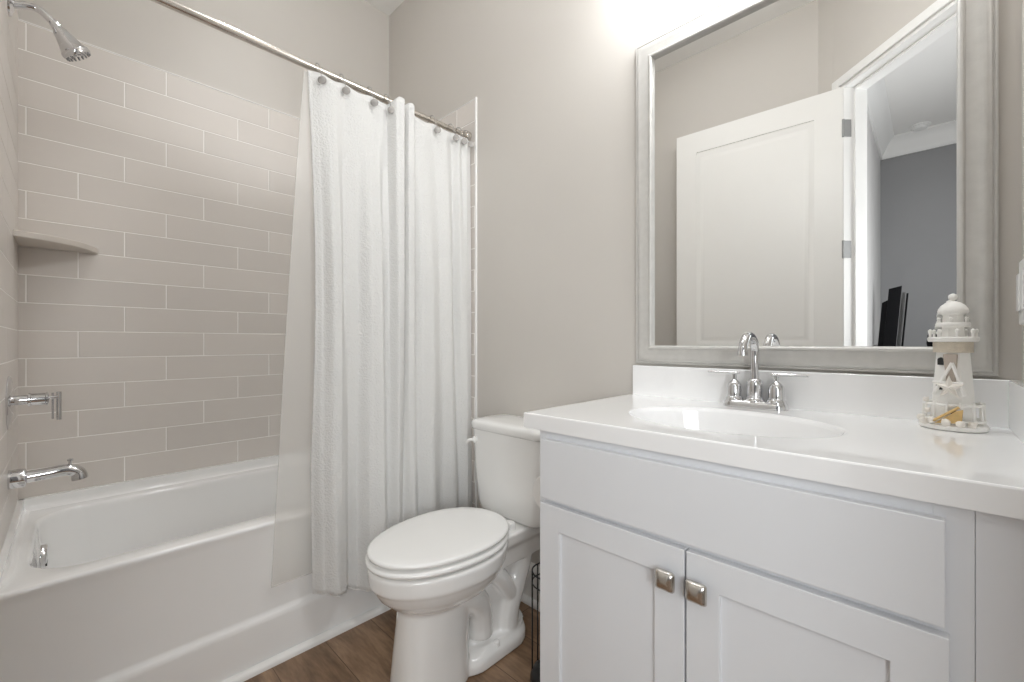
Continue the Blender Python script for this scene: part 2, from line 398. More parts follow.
obj('tub_drain', lathe(NB(), [(.001, 0), (.034, 0), (.034, .004), (.025, .006), (.001, .005)], (.385, -1.24, .104)), M['chrome'], tub, smooth=40)

# ---------------------------------------------------------------- shower fittings on the front wall
FX = .38; fy = YF+.0075
t = thing('wall_shower', (FX, fy, 2.14), 'chrome bell shaped shower head on bent arm above the bathtub', 'shower head')
obj('wall_flange', lathe(NB(), [(.001, 0), (.034, 0), (.033, .005), (.022, .011), (.013, .013), (.001, .013)], (FX, fy, 2.150), (0, 1, 0)), M['chrome'], t, smooth=40)
arm = spline([(FX, fy+.003, 2.150), (FX, -1.478, 2.165), (FX, -1.452, 2.167), (FX, -1.432, 2.154), (FX, -1.414, 2.134)], 8)
obj('shower_arm', tube(NB(), arm, .0108, 16), M['chrome'], t, smooth=50)
hd = Vector((-.13, .56, -.74)).normalized(); hc = Vector((FX, -1.415, 2.136))
hb = obj('head_body', lathe(NB(), [(.001, -.012), (.011, -.012), (.013, -.004), (.013, .004), (.0145, .010), (.019, .016), (.022, .030), (.029, .052), (.035, .068), (.0385, .072), (.0395, .082), (.037, .088), (.001, .0875)], hc, hd, 36), M['chrome'], t, smooth=32)
bm = NB(); s, tt, _ = frame_of(hd)
for k in range(18):
    a = 2*math.pi*k/18; c = hc + hd*.0875 + (s*math.cos(a)+tt*math.sin(a))*.0325
    lathe(bm, [(.0028, -.001), (.0024, .0045), (.001, .005)], c, hd, 8)
for k in range(9):
    a = 2*math.pi*k/9; c = hc + hd*.087 + (s*math.cos(a)+tt*math.sin(a))*.018
    lathe(bm, [(.0025, -.001), (.002, .003), (.001, .0035)], c, hd, 8)
obj('spray_nozzles', bm, M['greyp'], hb, smooth=40)['kind'] = 'stuff'

t = thing('shower_valve', (FX, fy, .926), 'chrome round shower valve with T shaped lever handle on tile', 'shower valve')
obj('escutcheon', lathe(NB(), [(.001, 0), (.083, 0), (.083, .003), (.078, .006), (.045, .010), (.024, .013), (.001, .013)], (FX, fy, .926), (0, 1, 0), 48), M['chrome'], t, smooth=40)
obj('valve_sleeve', lathe(NB(), [(.015, .010), (.015, .040), (.0215, .042), (.0215, .046), (.019, .048), (.019, .078), (.0215, .080), (.0215, .083), (.014, .086), (.001, .0865)], (FX, fy, .932), (0, 1, 0), 28), M['chrome'], t, smooth=35)
bm = NB(); tube(bm, [(FX, fy+.082, .934), (FX, fy+.108, .936)], .006)
tube(bm, [(FX, fy+.108, .952), (FX, fy+.108, .862)], .0062); tube(bm, [(FX+.0, fy+.094, .950), (FX, fy+.094, .866)], .0025)
obj('lever_handle', bm, M['chrome'], t, smooth=50)

t = thing('tub_spout', (FX, fy, .69), 'chrome tub spout with diverter knob over the bathtub rim', 'tub spout')
sp = spline([(FX, fy+.03, .690), (FX, -1.44, .692), (FX, -1.400, .695), (FX, -1.377, .692), (FX, -1.363, .680), (FX, -1.359, .660)], 6)
obj('spout_body', tube(NB(), sp, [.0185]*(len(sp)-7)+[.0188, .019, .0195, .020, .0202, .0202, .0202], 20), M['chrome'], t, smooth=50)
obj('wall_collar', lathe(NB(), [(.001, 0), (.029, 0), (.029, .030), (.027, .036), (.018, .040), (.001, .040)], (FX, fy, .690), (0, 1, 0)), M['chrome'], t, smooth=35)
obj('diverter_knob', lathe(NB(), [(.004, 0), (.004, .014), (.0075, .015), (.0075, .021), (.001, .023)], (FX, -1.382, .708), (0, 0, 1), 16), M['chrome'], t, smooth=35)

# corner shelf
bm = NB(); RS = .212; pts = [(0.0085, YF+.0085)]
lp = lambda z, d: [Vector((.0085, YF+.0085, z))] + [Vector((.0085+(RS-d)*math.sin(R(a)), YF+.0085+(RS-d)*math.cos(R(a)), z)) for a in np.linspace(0, 90, 25)]
def lpe(z, d):   # gently bowed front: between a chord and a quarter circle
    out = [Vector((.0085, YF+.0085, z))]
    for a in np.linspace(0, 90, 25):
        c = Vector((math.sin(R(a)), math.cos(R(a)))); ch = 1/(abs(c.x)+abs(c.y)); rr = (RS-d)*(.75*1 + .25*ch)
        out.append(Vector((.0085+rr*c.x, YF+.0085+rr*c.y, z)))
    return out
loft(bm, [lpe(1.4655, .006), lpe(1.4665, .002), lpe(1.469, 0), lpe(1.486, 0), lpe(1.4885, .002), lpe(1.489, .005)])
M['shelf'] = mat('greige_ceramic_shelf', (.60, .555, .505), .3)
tag(obj('corner_shelf', bm, M['shelf'], smooth=35), 'greige ceramic corner shelf set in the shower tile', 'shelf')

# ---------------------------------------------------------------- shower rod, curtain, liner, rings
RX, RZ = .772, 2.127
t = thing('shower_rod', (RX, -.8, RZ), 'brushed nickel shower curtain rod over the front of the bathtub', 'shower rod')
bm = NB(); tube(bm, [(RX, -.36, RZ), (RX, YF+.012, RZ)], .0135, 20)
obj('thick_tube', bm, M['rod'], t, smooth=50)
bm = NB(); tube(bm, [(RX, -.012, RZ), (RX, -.365, RZ)], .0115, 20)
obj('thin_tube', bm, M['rod'], t, smooth=50)
for ys, d in ((-.0085, -1), (fy, 1)):
    obj('end_cap', lathe(NB(), [(.001, 0), (.023, 0), (.023, .020), (.020, .026), (.015, .028), (.015, .050), (.001, .050)], (RX, ys, RZ), (0, d, 0), 24), M['rod'], t, smooth=35)

def cosi(x, knots):
    if x <= knots[0][0]: return knots[0][1]
    for (a, va), (b, vb) in zip(knots, knots[1:]):
        if x <= b:
            u = (x-a)/(b-a); u = u*u*(3-2*u); return va + (vb-va)*u
    return knots[-1][1]
HK = [-.744, -.654, -.539, -.464, -.385, -.233, -.128, -.080, -.04]      # ring positions along the rod
top = [(-.79, .000), (-.744, .012), (-.70, .020), (-.654, .010), (-.60, .018), (-.539, .010), (-.50, .016), (-.468, .002), (-.450, .052), (-.424, .060), (-.402, .010), (-.388, .048), (-.370, .050), (-.352, .004), (-.29, .014), (-.233, .008), (-.18, .018), (-.133, .000), (-.105, .022), (-.08, .008), (-.055, .022), (-.035, .004), (-.018, .0)]
mid = [(-.79, .008), (-.765, .018), (-.728, .052), (-.700, .050), (-.668, .014), (-.60, .010), (-.558, .048), (-.520, .056), (-.494, .006), (-.470, .020), (-.445, .058), (-.424, .058), (-.406, .018), (-.390, .050), (-.370, .050), (-.349, .012), (-.318, .040), (-.275, .046), (-.225, .030), (-.17, .044), (-.128, .004), (-.10, .036), (-.065, .034), (-.04, .008), (-.018, .004)]
bot = [(-.79, .012), (-.758, .040), (-.715, .070), (-.68, .064), (-.645, .018), (-.605, .012), (-.568, .060), (-.52, .075), (-.480, .03), (-.450, .066), (-.415, .030), (-.375, .068), (-.33, .022), (-.275, .062), (-.21, .030), (-.15, .064), (-.11, .02), (-.075, .054), (-.04, .02), (-.015, .01)]
hemz = [(-.79, .205), (-.66, .180), (-.60, .150), (-.52, .140), (0, .135)]
topz = [(-.79, 2.098), (-.744, 2.098), (-.70, 2.086), (-.654, 2.098), (-.60, 2.082), (-.539, 2.096), (-.50, 2.086), (-.468, 2.094), (-.440, 2.118), (-.405, 2.110), (-.378, 2.118), (-.352, 2.098), (-.29, 2.084), (-.233, 2.096), (-.18, 2.084), (-.128, 2.096), (-.105, 2.088), (-.08, 2.096), (-.055, 2.088), (-.018, 2.094)]
XB = .792
def curtain_pt(y, f):   # f 0 top .. 1 bottom
    k1 = min(1, f/.38); k1 = k1*k1*(3-2*k1); k2 = max(0, (f-.38)/.62)
    o = cosi(y, top)*(1-k1) + (cosi(y, mid)*(1-k2) + cosi(y, bot)*k2)*k1
    o += .0035*math.sin(y*31+f*6)*f + .002*math.sin(y*70-f*11)*f
    zt, zb = cosi(y, topz), cosi(y, hemz)
    yy = y + (.022*f*max(0, (-.6-y))/.19 if 0 else 0)
    # left edge leans in at mid height as in the photo
    e = max(0, (-.62-y)/.17); yy += e*(.022*math.sin(math.pi*min(1, f/.75)) if f < .75 else 0)
    yy += (.009 + .012*max(0, f-.25)/.75)*e
    return Vector((XB + o + .004*f, yy, zt + (zb-zt)*f))
bm = NB(); NY, NZ = 420, 90
ys = np.linspace(-.79, -.018, NY); g = [[bm.verts.new(curtain_pt(y, j/NZ)) for y in ys] for j in range(NZ+1)]
for j in range(NZ):
    for i in range(NY-1): bm.faces.new((g[j][i], g[j][i+1], g[j+1][i+1], g[j+1][i]))
t = thing('shower_curtain', (.80, -.4, RZ), 'white terry cloth shower curtain gathered on the rod beside toilet', 'shower curtain')
o = obj('curtain_cloth', bm, M['terry'], t, smooth=180)
md = o.modifiers.new('thick', 'SOLIDIFY'); md.thickness = .0028; md.offset = 1
bm = NB()   # stitched hems at the bottom and left edge
for f0 in (.999,):
    tube(bm, [curtain_pt(y, f0) + Vector((.001, 0, 0)) for y in ys[::3]], .0032, 6)
tube(bm, [curtain_pt(-.79, j/NZ) for j in range(0, NZ+1, 2)], .0030, 6)
obj('hem', bm, M['terry'], t, smooth=60)
# liner
bm = NB(); NY, NZ = 90, 60
def liner_pt(s, f):      # s 0 left edge .. 1 right
    y = (-.793 - .108*f**.9)*(1-s) + (-.03)*s
    x = .7885 - .0035*math.sin(min(1, f*1.3)*3.1) + .0025*math.sin(y*26+f*2)*(.4+.6*f)
    x = max(x, .777)
    return Vector((x if f < .8 else max(x, .7865), y, 2.092 + (.272-2.092)*f))
g = [[bm.verts.new(liner_pt(i/NY, j/NZ)) for i in range(NY+1)] for j in range(NZ+1)]
for j in range(NZ):
    for i in range(NY): bm.faces.new((g[j][i], g[j][i+1], g[j+1][i+1], g[j+1][i]))
t = thing('curtain_liner', (.79, -.45, RZ), 'translucent white vinyl liner showing left of the terry curtain', 'shower curtain liner')
obj('liner_sheet', bm, M['liner'], t, smooth=180)
bm = NB()
tube(bm, [liner_pt(i/NY, 1) for i in range(0, NY+1, 2)], .0012, 6); tube(bm, [liner_pt(0, j/NZ) for j in range(0, NZ+1, 2)], .0009, 6)
obj('liner_hem', bm, M['liner'], t, smooth=60)
# rings
def ring_parts(root, y):
    bm = NB(); torus(bm, (RX+.004, y, RZ-.012), .0285, .0016, (0, 1, .12), 32, 8)
    ri = obj('ring_wire', bm, M['ring'], root, smooth=60)
    bm = NB(); lathe(bm, [(.001, -.002), (.0145, -.002), (.0155, 0), (.0150, .0025), (.010, .0045), (.001, .005)], (RX+.052, y, RZ-.063), (.75, -.65, .1), 28)
    tube(bm, spline([(RX+.047, y, RZ-.045), (RX+.042, y, RZ-.032), (RX+.030, y, RZ-.022)], 4), .0014, 6)
    obj('ring_disc', bm, M['ring'], root, smooth=40)
posw = ['leftmost at the curtain edge', 'second from the left end', 'third from the left end', 'just left of the tall bunched fold', 'between the two bunched folds', 'in the middle of the flat right panel', 'third from the wall', 'next to last before the wall', 'last one beside the wall']
r0 = thing('curtain_ring', (RX, HK[0], RZ), 'nickel curtain ring with round disc, '+posw[0], 'curtain ring', 'nickel rings holding the shower curtain')
ring_parts(r0, HK[0])
for y, pw in zip(HK[1:], posw[1:]):
    c = r0.copy(); COL.objects.link(c); c.location = (RX, y, RZ); c['label'] = 'nickel curtain ring with round disc, '+pw
    for ch in r0.children:
        d = ch.copy(); COL.objects.link(d); d.parent = c

# ---------------------------------------------------------------- toilet
TX = 1.225
t = thing('toilet', (TX, -.38, 0), 'white two piece toilet with closed elongated lid beside the vanity', 'toilet')
def egg(z, yb_, yf_, hw, n=56, p=2.0, back=None):
    """elongated outline: yb_ back, yf_ front (more negative)"""
    yc = yb_ + (yf_-yb_)*.44; out = []
    for i in range(n):
        a = 2*math.pi*i/n; s, c = math.sin(a), math.cos(a)
        ex = 2/p
        sx = math.copysign(abs(c)**ex, c)*hw; sy = math.copysign(abs(s)**(ex if s > 0 else .96), s)
        y = yc + (sy*(yb_-yc) if s > 0 else sy*(yc-yf_))
        out.append(Vector((TX+sx, y, z)))
    return out
bm = NB()
# front bowl and pedestal
loft(bm, [egg(.001, -.43, -.684, .106, p=2.7), egg(.02, -.43, -.684, .106, p=2.7), egg(.12, -.43, -.676, .099, p=2.6), egg(.22, -.42, -.666, .096, p=2.4), egg(.268, -.39, -.664, .098, p=2.2), egg(.283, -.33, -.672, .116, p=2.1),
          egg(.305, -.31, -.705, .146), egg(.330, -.29, -.730, .166), egg(.352, -.28, -.743, .177), egg(.366, -.275, -.750, .182), egg(.372, -.27, -.757, .187), egg(.418, -.26, -.760, .190), egg(.424, -.262, -.757, .187)])
# rear deck under the tank
loft(bm, [rrect(TX-.085, TX+.085, -.36, -.05, .04, .30), rrect(TX-.092, TX+.092, -.40, -.04, .04, .36), rrect(TX-.108, TX+.108, -.42, -.035, .035, .385), rrect(TX-.112, TX+.112, -.42, -.03, .03, .424)])
# rear column and foot plinth
loft(bm, [rrect(TX-.108, TX+.108, -.50, -.145, .10, .001), rrect(TX-.108, TX+.108, -.50, -.145, .10, .030), rrect(TX-.104, TX+.104, -.49, -.149, .096, .042), rrect(TX-.092, TX+.092, -.48, -.16, .09, .050), rrect(TX-.085, TX+.085, -.43, -.14, .085, .06)])
loft(bm, [rrect(TX-.055, TX+.055, -.42, -.20, .05, .04), rrect(TX-.05, TX+.05, -.42, -.16, .05, .16), rrect(TX-.055, TX+.055, -.42, -.12, .05, .25), rrect(TX-.065, TX+.065, -.42, -.08, .05, .34)])
# S shaped trapway bulges on both sides
for s in (-1, 1):
    tube(bm, spline([(TX+s*.055, -.54, .31), (TX+s*.062, -.45, .26), (TX+s*.050, -.39, .20), (TX+s*.040, -.37, .13), (TX+s*.04, -.37, .08)], 6), .045, 14)
    tube(bm, spline([(TX+s*.040, -.150, .36), (TX+s*.040, -.165, .28), (TX+s*.041, -.200, .20), (TX+s*.043, -.235, .13), (TX+s*.043, -.245, .04)], 6), [.042]*4+[.046]*20+[.05], 14)
    tube(bm, spline([(TX+s*.05, -.40, .33), (TX+s*.058, -.31, .275), (TX+s*.054, -.25, .20), (TX+s*.045, -.22, .15)], 6), .034, 12)
o = obj('bowl', bm, M['porcelain'], t)
md = o.modifiers.new('remesh', 'REMESH'); md.mode = 'VOXEL'; md.voxel_size = .005; md.use_smooth_shade = True
md = o.modifiers.new('smooth', 'SMOOTH'); md.factor = .5; md.iterations = 7
o.data.polygons.foreach_set('use_smooth', [True]*len(o.data.polygons))
for s in (-1, 1):
    obj('bolt_cap', lathe(NB(), [(.0125, -.004), (.0125, .008), (.011, .013), (.006, .016), (.001, .0165)], (TX+s*.086, -.335, .048), (0, 0, 1), 20), M['porcelain'], t, smooth=40)
# seat ring and lid
def slab_egg(z0, z1, yb_, yf_, hw, rnd, dome=0, p=2.12):
    L2 = [egg(z0, yb_-rnd, yf_+rnd, hw-rnd, p=p), egg(z0+rnd*.3, yb_-rnd*.3, yf_+rnd*.3, hw-rnd*.3, p=p), egg(z0+rnd, yb_, yf_, hw, p=p), egg(z1-rnd, yb_, yf_, hw, p=p), egg(z1-rnd*.3, yb_-rnd*.3, yf_+rnd*.3, hw-rnd*.3, p=p), egg(z1, yb_-rnd*1.2, yf_+rnd*1.2, hw-rnd*1.2, p=p)]
    if dome:
        for k in (.85, .6, .3): L2.append([Vector((TX+(v.x-TX)*k, -.5+(v.y+.5)*k, z1+dome*(1-k*k))) for v in egg(z1, yb_-rnd*1.2, yf_+rnd*1.2, hw-rnd*1.2, p=p)])
    return loft(NB(), L2)
obj('seat', slab_egg(.4305, .449, -.262, -.765, .187, .008), M['seat_plastic'], t, smooth=50)
obj('seat_lid', slab_egg(.4555, .472, -.258, -.760, .182, .007, .006), M['seat_plastic'], t, smooth=50)
for s in (-1, 1):
    obj('seat_hinge', loft(NB(), [rrect(TX+s*.070-.018, TX+s*.070+.018, -.262, -.236, .008, z) for z in (.4245, .448)] + [rrect(TX+s*.070-.015, TX+s*.070+.015, -.259, -.239, .007, .452)]), M['seat_plastic'], t, smooth=40)
# tank
def trr(z, hx, y0, y1, r): return rrect(TX-hx, TX+hx, y0, y1, r, z, 8, 6)
bm = NB()
loft(bm, [trr(.424, .140, -.185, -.045, .05), trr(.428, .158, -.200, -.036, .05), trr(.440, .168, -.208, -.03, .045), trr(.47, .174, -.212, -.025, .042), trr(.60, .186, -.218, -.022, .042), trr(.757, .196, -.222, -.02, .042)])
obj('tank', bm, M['porcelain'], t, smooth=45)
bm = NB()
loft(bm, [trr(.7575, .196, -.224, -.018, .045), trr(.760, .202, -.229, -.016, .05), trr(.766, .204, -.231, -.015, .05), trr(.782, .204, -.231, -.015, .05), trr(.790, .200, -.228, -.017, .05), trr(.795, .190, -.219, -.024, .045), trr(.799, .165, -.195, -.04, .04), trr(.801, .08, -.14, -.09, .02)])
obj('tank_lid', bm, M['porcelain'], t, smooth=45)
bm = NB()
lathe(bm, [(.001, -.002), (.014, -.002), (.014, .006), (.010, .010), (.001, .011)], (TX-.158, -.2215, .715), (0, -1, 0), 20)
tube(bm, spline([(TX-.158, -.234, .715), (TX-.175, -.240, .712), (TX-.190, -.239, .700)], 4), [.006]*4+[.0065]*4+[.007], 12)
obj('flush_lever', bm, M['seat_plastic'], t, smooth=40)

# ---------------------------------------------------------------- vanity cabinet
VX0, VX1, VY = 1.696, 2.45, -.55
t = thing('vanity_cabinet', ((VX0+VX1)/2, -.28, 0), 'white shaker vanity cabinet with two doors beneath the sink counter', 'cabinet')
bm = NB(); box(bm, (VX0, -.532, .0), (VX0+.018, -.002, .8925)); box(bm, (VX1-.018, -.532, 0), (VX1, -.002, .8925))
box(bm, (VX0+.018, -.530, .10), (VX1-.018, -.002, .118)); box(bm, (VX0+.018, -.012, .118), (VX1-.018, -.002, .8925))
obj('carcass', bm, M['cabinet'], t, bevel=.001)
bm = NB()
for a, b in (((VX0, VY, .10), (VX0+.04, -.5325, .8925)), ((VX1-.04, VY, .10), (VX1, -.5325, .8925)), ((VX0+.04, VY, .853), (VX1-.04, -.5325, .8925)), ((VX0+.04, VY, .70), (VX1-.04, -.5325, .745)), ((VX0+.04, VY, .10), (VX1-.04, -.5325, .135)), ((2.055, VY, .135), (2.093, -.5325, .70))): box(bm, a, b)
obj('face_frame', bm, M['cabinet'], t, bevel=.0008)
bm = NB(); box(bm, (VX1+.0004, VY+.0005, 0), (W-.001, -.531, .8925))
obj('filler_strip', bm, M['cabinet'], t, bevel=.0008)
bm = NB(); box(bm, (1.712, VY-.0195, .728), (2.422, VY-.0005, .873)); obj('false_drawer_front', bm, M['cabinet'], t, bevel=.0022)
def shaker(x0, x1, z0, z1, st=.060):
    bm = NB(); y0, y1, yp = VY-.0195, VY-.0005, VY-.0105
    outer = [(x0, z0), (x1, z0), (x1, z1), (x0, z1)]; inn = [(x0+st, z0+st), (x1-st, z0+st), (x1-st, z1-st), (x0+st, z1-st)]
    loft(bm, [[Vector((x, y1, z)) for x, z in outer], [Vector((x, y0, z)) for x, z in outer], [Vector((x, y0, z)) for x, z in inn], [Vector((x, yp, z)) for x, z in inn]])
    return bm
kn = []
for x0, x1, kx, pw in ((1.712, 2.0715, 2.042, 'left'), (2.0755, 2.426, 2.101, 'right')):
    d = obj('cabinet_door', shaker(x0, x1, .120, .7165), M['cabinet'], t, bevel=.0015)
    kz = .655; bm = NB()
    def sq(h, w_, rr): # rounded square section facing -y
        return [Vector((kx+p.x, VY-.0195-h, kz+p.y)) for p in rrect(-w_, w_, -w_, w_, rr, 0, 5, 3)]
    loft(bm, [sq(0, .009, .008), sq(.003, .008, .0075), (sq(.009, .0065, .0060)), sq(.0125, .013, .007), sq(.014, .0180, .006), sq(.018, .0192, .0052), sq(.021, .0188, .0055), sq(.0255, .0155, .007), sq(.0285, .010, .007), sq(.0295, .004, .0035)])
    obj('door_knob', bm, M['nickel'], d, smooth=40)
obj('toe_kick', box(NB(), (VX0+.0185, -.476, .0), (VX1-.0185, -.4705, .099)), M['cabinet'], t)

# countertop with integral oval bowl
CX0, CX1, CY0, CY1, CZ0, CZ1 = 1.656, W-.0015, -.568, -.0015, .8935, .932
t = thing('vanity_countertop', ((CX0+CX1)/2, -.28, CZ1), 'glossy white vanity countertop with integral oval sink and backsplash', 'countertop')
SX, SY, SA, SB = 2.060, -.315, .222, .165
angs = sorted(set([2*math.pi*i/96 for i in range(96)] + [math.atan2((y-SY), (x-SX)) % (2*math.pi) for x in (CX0, CX1) for y in (CY0, CY1)]))
def rectpt(a, e, z):
    c, s = math.cos(a), math.sin(a); ts = []
    if abs(c) > 1e-9: ts.append(((CX1-e if c > 0 else CX0+e)-SX)/c)
    if abs(s) > 1e-9: ts.append(((CY1-e if s > 0 else CY0+e)-SY)/s)
    q = min(x for x in ts if x > 0); return Vector((SX+c*q, SY+s*q, z))
def elpt(a, k, z, dy=0):
    c, s = math.cos(a), math.sin(a); q = 1/math.sqrt((c/SA)**2+(s/SB)**2)
    return Vector((SX+c*q*k, SY+dy*(1-k)+s*q*k, z))
loops = [[elpt(a, 1.0, CZ0) for a in angs]] + [[rectpt(a, .0, CZ0) for a in angs], [rectpt(a, 0, CZ1-.003) for a in angs], [rectpt(a, .001, CZ1-.001) for a in angs], [rectpt(a, .003, CZ1) for a in angs], [rectpt(a, .006, CZ1) for a in angs], [elpt(a, 1.05, CZ1) for a in angs], [elpt(a, 1.035, CZ1) for a in angs]]
loops += [[elpt(a, k, CZ1-z, .03) for a in angs] for k, z in ((1.015, .0008), (1.0, .004), (.985, .011))]
bm = NB(); loft(bm, loops, False, False)
obj('counter_slab', bm, M['marble'], t, smooth=24)
bm = NB(); loft(bm, [[elpt(a, k, CZ1-z, .03) for a in angs] for k, z in ((.985, .011), (.965, .03), (.93, .06), (.86, .09), (.74, .115), (.55, .131), (.32, .138), (.1, .140))], False, True)
sb = obj('sink_bowl', bm, M['marble'], t, smooth=60)
obj('sink_drain', lathe(NB(), [(.001, -.002), (.022, -.002), (.022, .002), (.016, .004), (.001, .003)], (SX, SY+.03, CZ1-.1395)), M['chrome'], sb, smooth=40)
obj('backsplash', box(NB(), (1.664, -.020, CZ1-.001), (CX1, -.0012, 1.033)), M['marble'], t, bevel=.003)
obj('side_splash', box(NB(), (W-.020, -.566, CZ1-.001), (W-.0012, -.021, 1.033)), M['marble'], t, bevel=.003)

# faucet
FY = -.066; F0 = CZ1
t = thing('sink_faucet', (SX, FY, F0), 'chrome two handle gooseneck faucet behind the oval sink', 'faucet')
bm = NB(); rr = lambda e, z: rrect(SX-.080+e, SX+.080-e, FY-.027+e, FY+.027-e, .026-e*.8, z, 8, 4)
loft(bm, [rr(0, F0), rr(0, F0+.010), rr(.002, F0+.016), rr(.006, F0+.020), rr(.012, F0+.021)])
obj('base_plate', bm, M['chrome'], t, smooth=40)
bm = NB()
lathe(bm, [(.025, .018), (.024, .024), (.0200, .028), (.0195, .064), (.0195, .070), (.0160, .077), (.011, .081), (.001, .081)], (SX, FY, F0), (0, 0, 1), 32)
obj('spout_base', bm, M['chrome'], t, smooth=40)
gp = [(SX, FY, F0+.070), (SX, FY, F0+.140)]
for a in range(0, 181, 12): gp.append((SX, FY-.053+.053*math.cos(R(a)), F0+.154+.044*math.sin(R(a))))
gp.append((SX, FY-.106, F0+.146))
obj('gooseneck_spout', tube(NB(), gp, [.0108]*(len(gp)-3)+[.0112, .0118, .0120], 24), M['chrome'], t, smooth=60)
for s in (-1, 1):
    hx = SX + s*.052
    bm = NB(); lathe(bm, [(.024, .018), (.023, .024), (.0195, .028), (.0192, .056), (.0175, .063), (.011, .070), (.0055, .075), (.0055, .089), (.001, .090)], (hx, FY, F0), (0, 0, 1), 32)
    b = obj('handle_body', bm, M['chrome'], t, smooth=40)
    bm = NB(); x0, x1 = (hx-.012, hx+.072) if s > 0 else (hx-.072, hx+.012)
    loft(bm, [[Vector((x, FY+p.x, F0+.0935+p.y)) for p in rrect(-.0055, .0055, -.0036, .0036, .003, 0, 3, 2)] for x in (x0, x0+.002, x1-.002, x1)])
    tube(bm, [(hx, FY, F0+.080), (hx, FY, F0+.090)], .0045, 12)
    obj('handle_lever', bm, M['chrome'], b, smooth=40)
obj('lift_rod', lathe(NB(), [(.0025, .0), (.0025, .060), (.005, .063), (.005, .072), (.001, .075)], (SX, FY+.022, F0+.012), (0, 0, 1), 12), M['chrome'], t, smooth=40)

# ---------------------------------------------------------------- mirror
MX0, MX1, MZ0, MZ1 = 1.673, 2.511, 1.040, 2.134
t = thing('wall_mirror', ((MX0+MX1)/2, 0, MZ0), 'large rectangular wall mirror in a brushed silver moulded frame', 'mirror')
prof = [(0, .001), (0, .011), (.002, .013), (.0045, .013), (.006, .0115), (.0075, .0115), (.009, .0145), (.013, .0172), (.018, .0178), (.023, .0174), (.026, .0168), (.033, .0162), (.044, .0155), (.049, .0155), (.050, .018), (.053, .020), (.057, .0195), (.060, .017), (.0615, .009), (.062, .004)]
bm = NB()
loft(bm, [[Vector((MX0+d, -h, MZ0+d)), Vector((MX1-d, -h, MZ0+d)), Vector((MX1-d, -h, MZ1-d)), Vector((MX0+d, -h, MZ1-d))] for d, h in prof], False, False)
obj('mirror_frame', bm, M['silver'], t, smooth=28)
bm = NB(); g0 = .060; g1 = .062+.016
q = lambda d, h: [Vector((MX0+d, -h, MZ0+d)), Vector((MX1-d, -h, MZ0+d)), Vector((MX1-d, -h, MZ1-d)), Vector((MX0+d, -h, MZ1-d))]
loft(bm, [q(g0, .001), q(g0, .0045)])
obj('mirror_glass', bm, M['mirror'], t)

# ---------------------------------------------------------------- door, opened flat against the front wall
hx0, hy0 = 2.062, -1.580; dv = Vector((1.145-hx0, -1.528-hy0, 0)).normalized(); nv = Vector((-dv.y, dv.x, 0))
if nv.y < 0: nv = -nv
DW = .905
T = Matrix(((dv.x, nv.x, 0, hx0), (dv.y, nv.y, 0, hy0), (0, 0, 1, 0), (0, 0, 0, 1)))
dt = thing('panel_door', (hx0, hy0, 0), 'tall white two panel door standing open, seen in the mirror', 'door')
def doorface():
    bm = NB(); y1 = 0.0; y0 = -.035; Z0, Z1 = .010, 2.512
    box(bm, (0, y0, Z0), (DW, -.006, Z1), T)
    # front face with two recessed panels
    sx, bx = .130, .125; rails = [(Z0, .23), (.93, 1.10), (2.375, Z1)]
    def slab(x0, x1, z0, z1): box(bm, (x0, -.0062, z0), (x1, 0, z1), T)
    slab(0, sx, Z0, Z1); slab(DW-sx, DW, Z0, Z1)
    for a, b in rails: slab(sx, DW-sx, a, b)
    for a, b in ((.23, .93), (1.10, 2.362)):
        pr = [(0, -.0001), (.012, -.003), (.020, -.0058), (.030, -.0058), (.042, -.0022), (.055, -.0012)]
        loft(bm, [[T @ Vector((x, h, z)) for x, z in ((sx+d, a+d), (DW-sx-d, a+d), (DW-sx-d, b-d), (sx+d, b-d))] for d, h in pr], False, True)
    return bm
obj('door_leaf', doorface(), M['door'], dt, smooth=20)
def hinge(z, first=[None]):
    bm = NB()
    a = Vector((*dg(.0185, .002), z)); 
    # leaf on the jamb + knuckle
    p0, p1 = dg(.0185, .004), dg(.0185, .040); q0, q1 = dg(.0205, .004), dg(.0205, .040)
    prism(bm, [p0, p1, q1, q0], z-.047, z+.047)
    tube(bm, [(*dg(.019, -.004), z-.048), (*dg(.019, -.004), z+.048)], .006, 12)
    return obj('door_hinge', bm, M['hinge'], dt, smooth=35)
for z in (2.285, 1.622, .30): hinge(z)
bm = NB(); lathe(bm, [(.001, 0), (.032, 0), (.032, .006), (.012, .010), (.011, .022), (.022, .026), (.026, .036), (.022, .046), (.001, .049)], T @ Vector((DW-.065, 0, .91)), tuple(nv), 28)
obj('door_knob', bm, M['nickel'], dt, smooth=35)

# ---------------------------------------------------------------- switch plate
t = thing('wall_switch', (W-.0005, -.05, 1.205), 'white light switch plate on the side wall right of mirror', 'light switch')
obj('cover_plate', box(NB(), (W-.0125, -.178, 1.145), (W-.0003, -.085, 1.270)), M['switch'], t, bevel=.004, seg=3)
for y in (-.155, -.108):
    obj('rocker', box(NB(), (W-.0165, y-.016, 1.172), (W-.0128, y+.016, 1.243)), M['switch'], t, bevel=.0015)

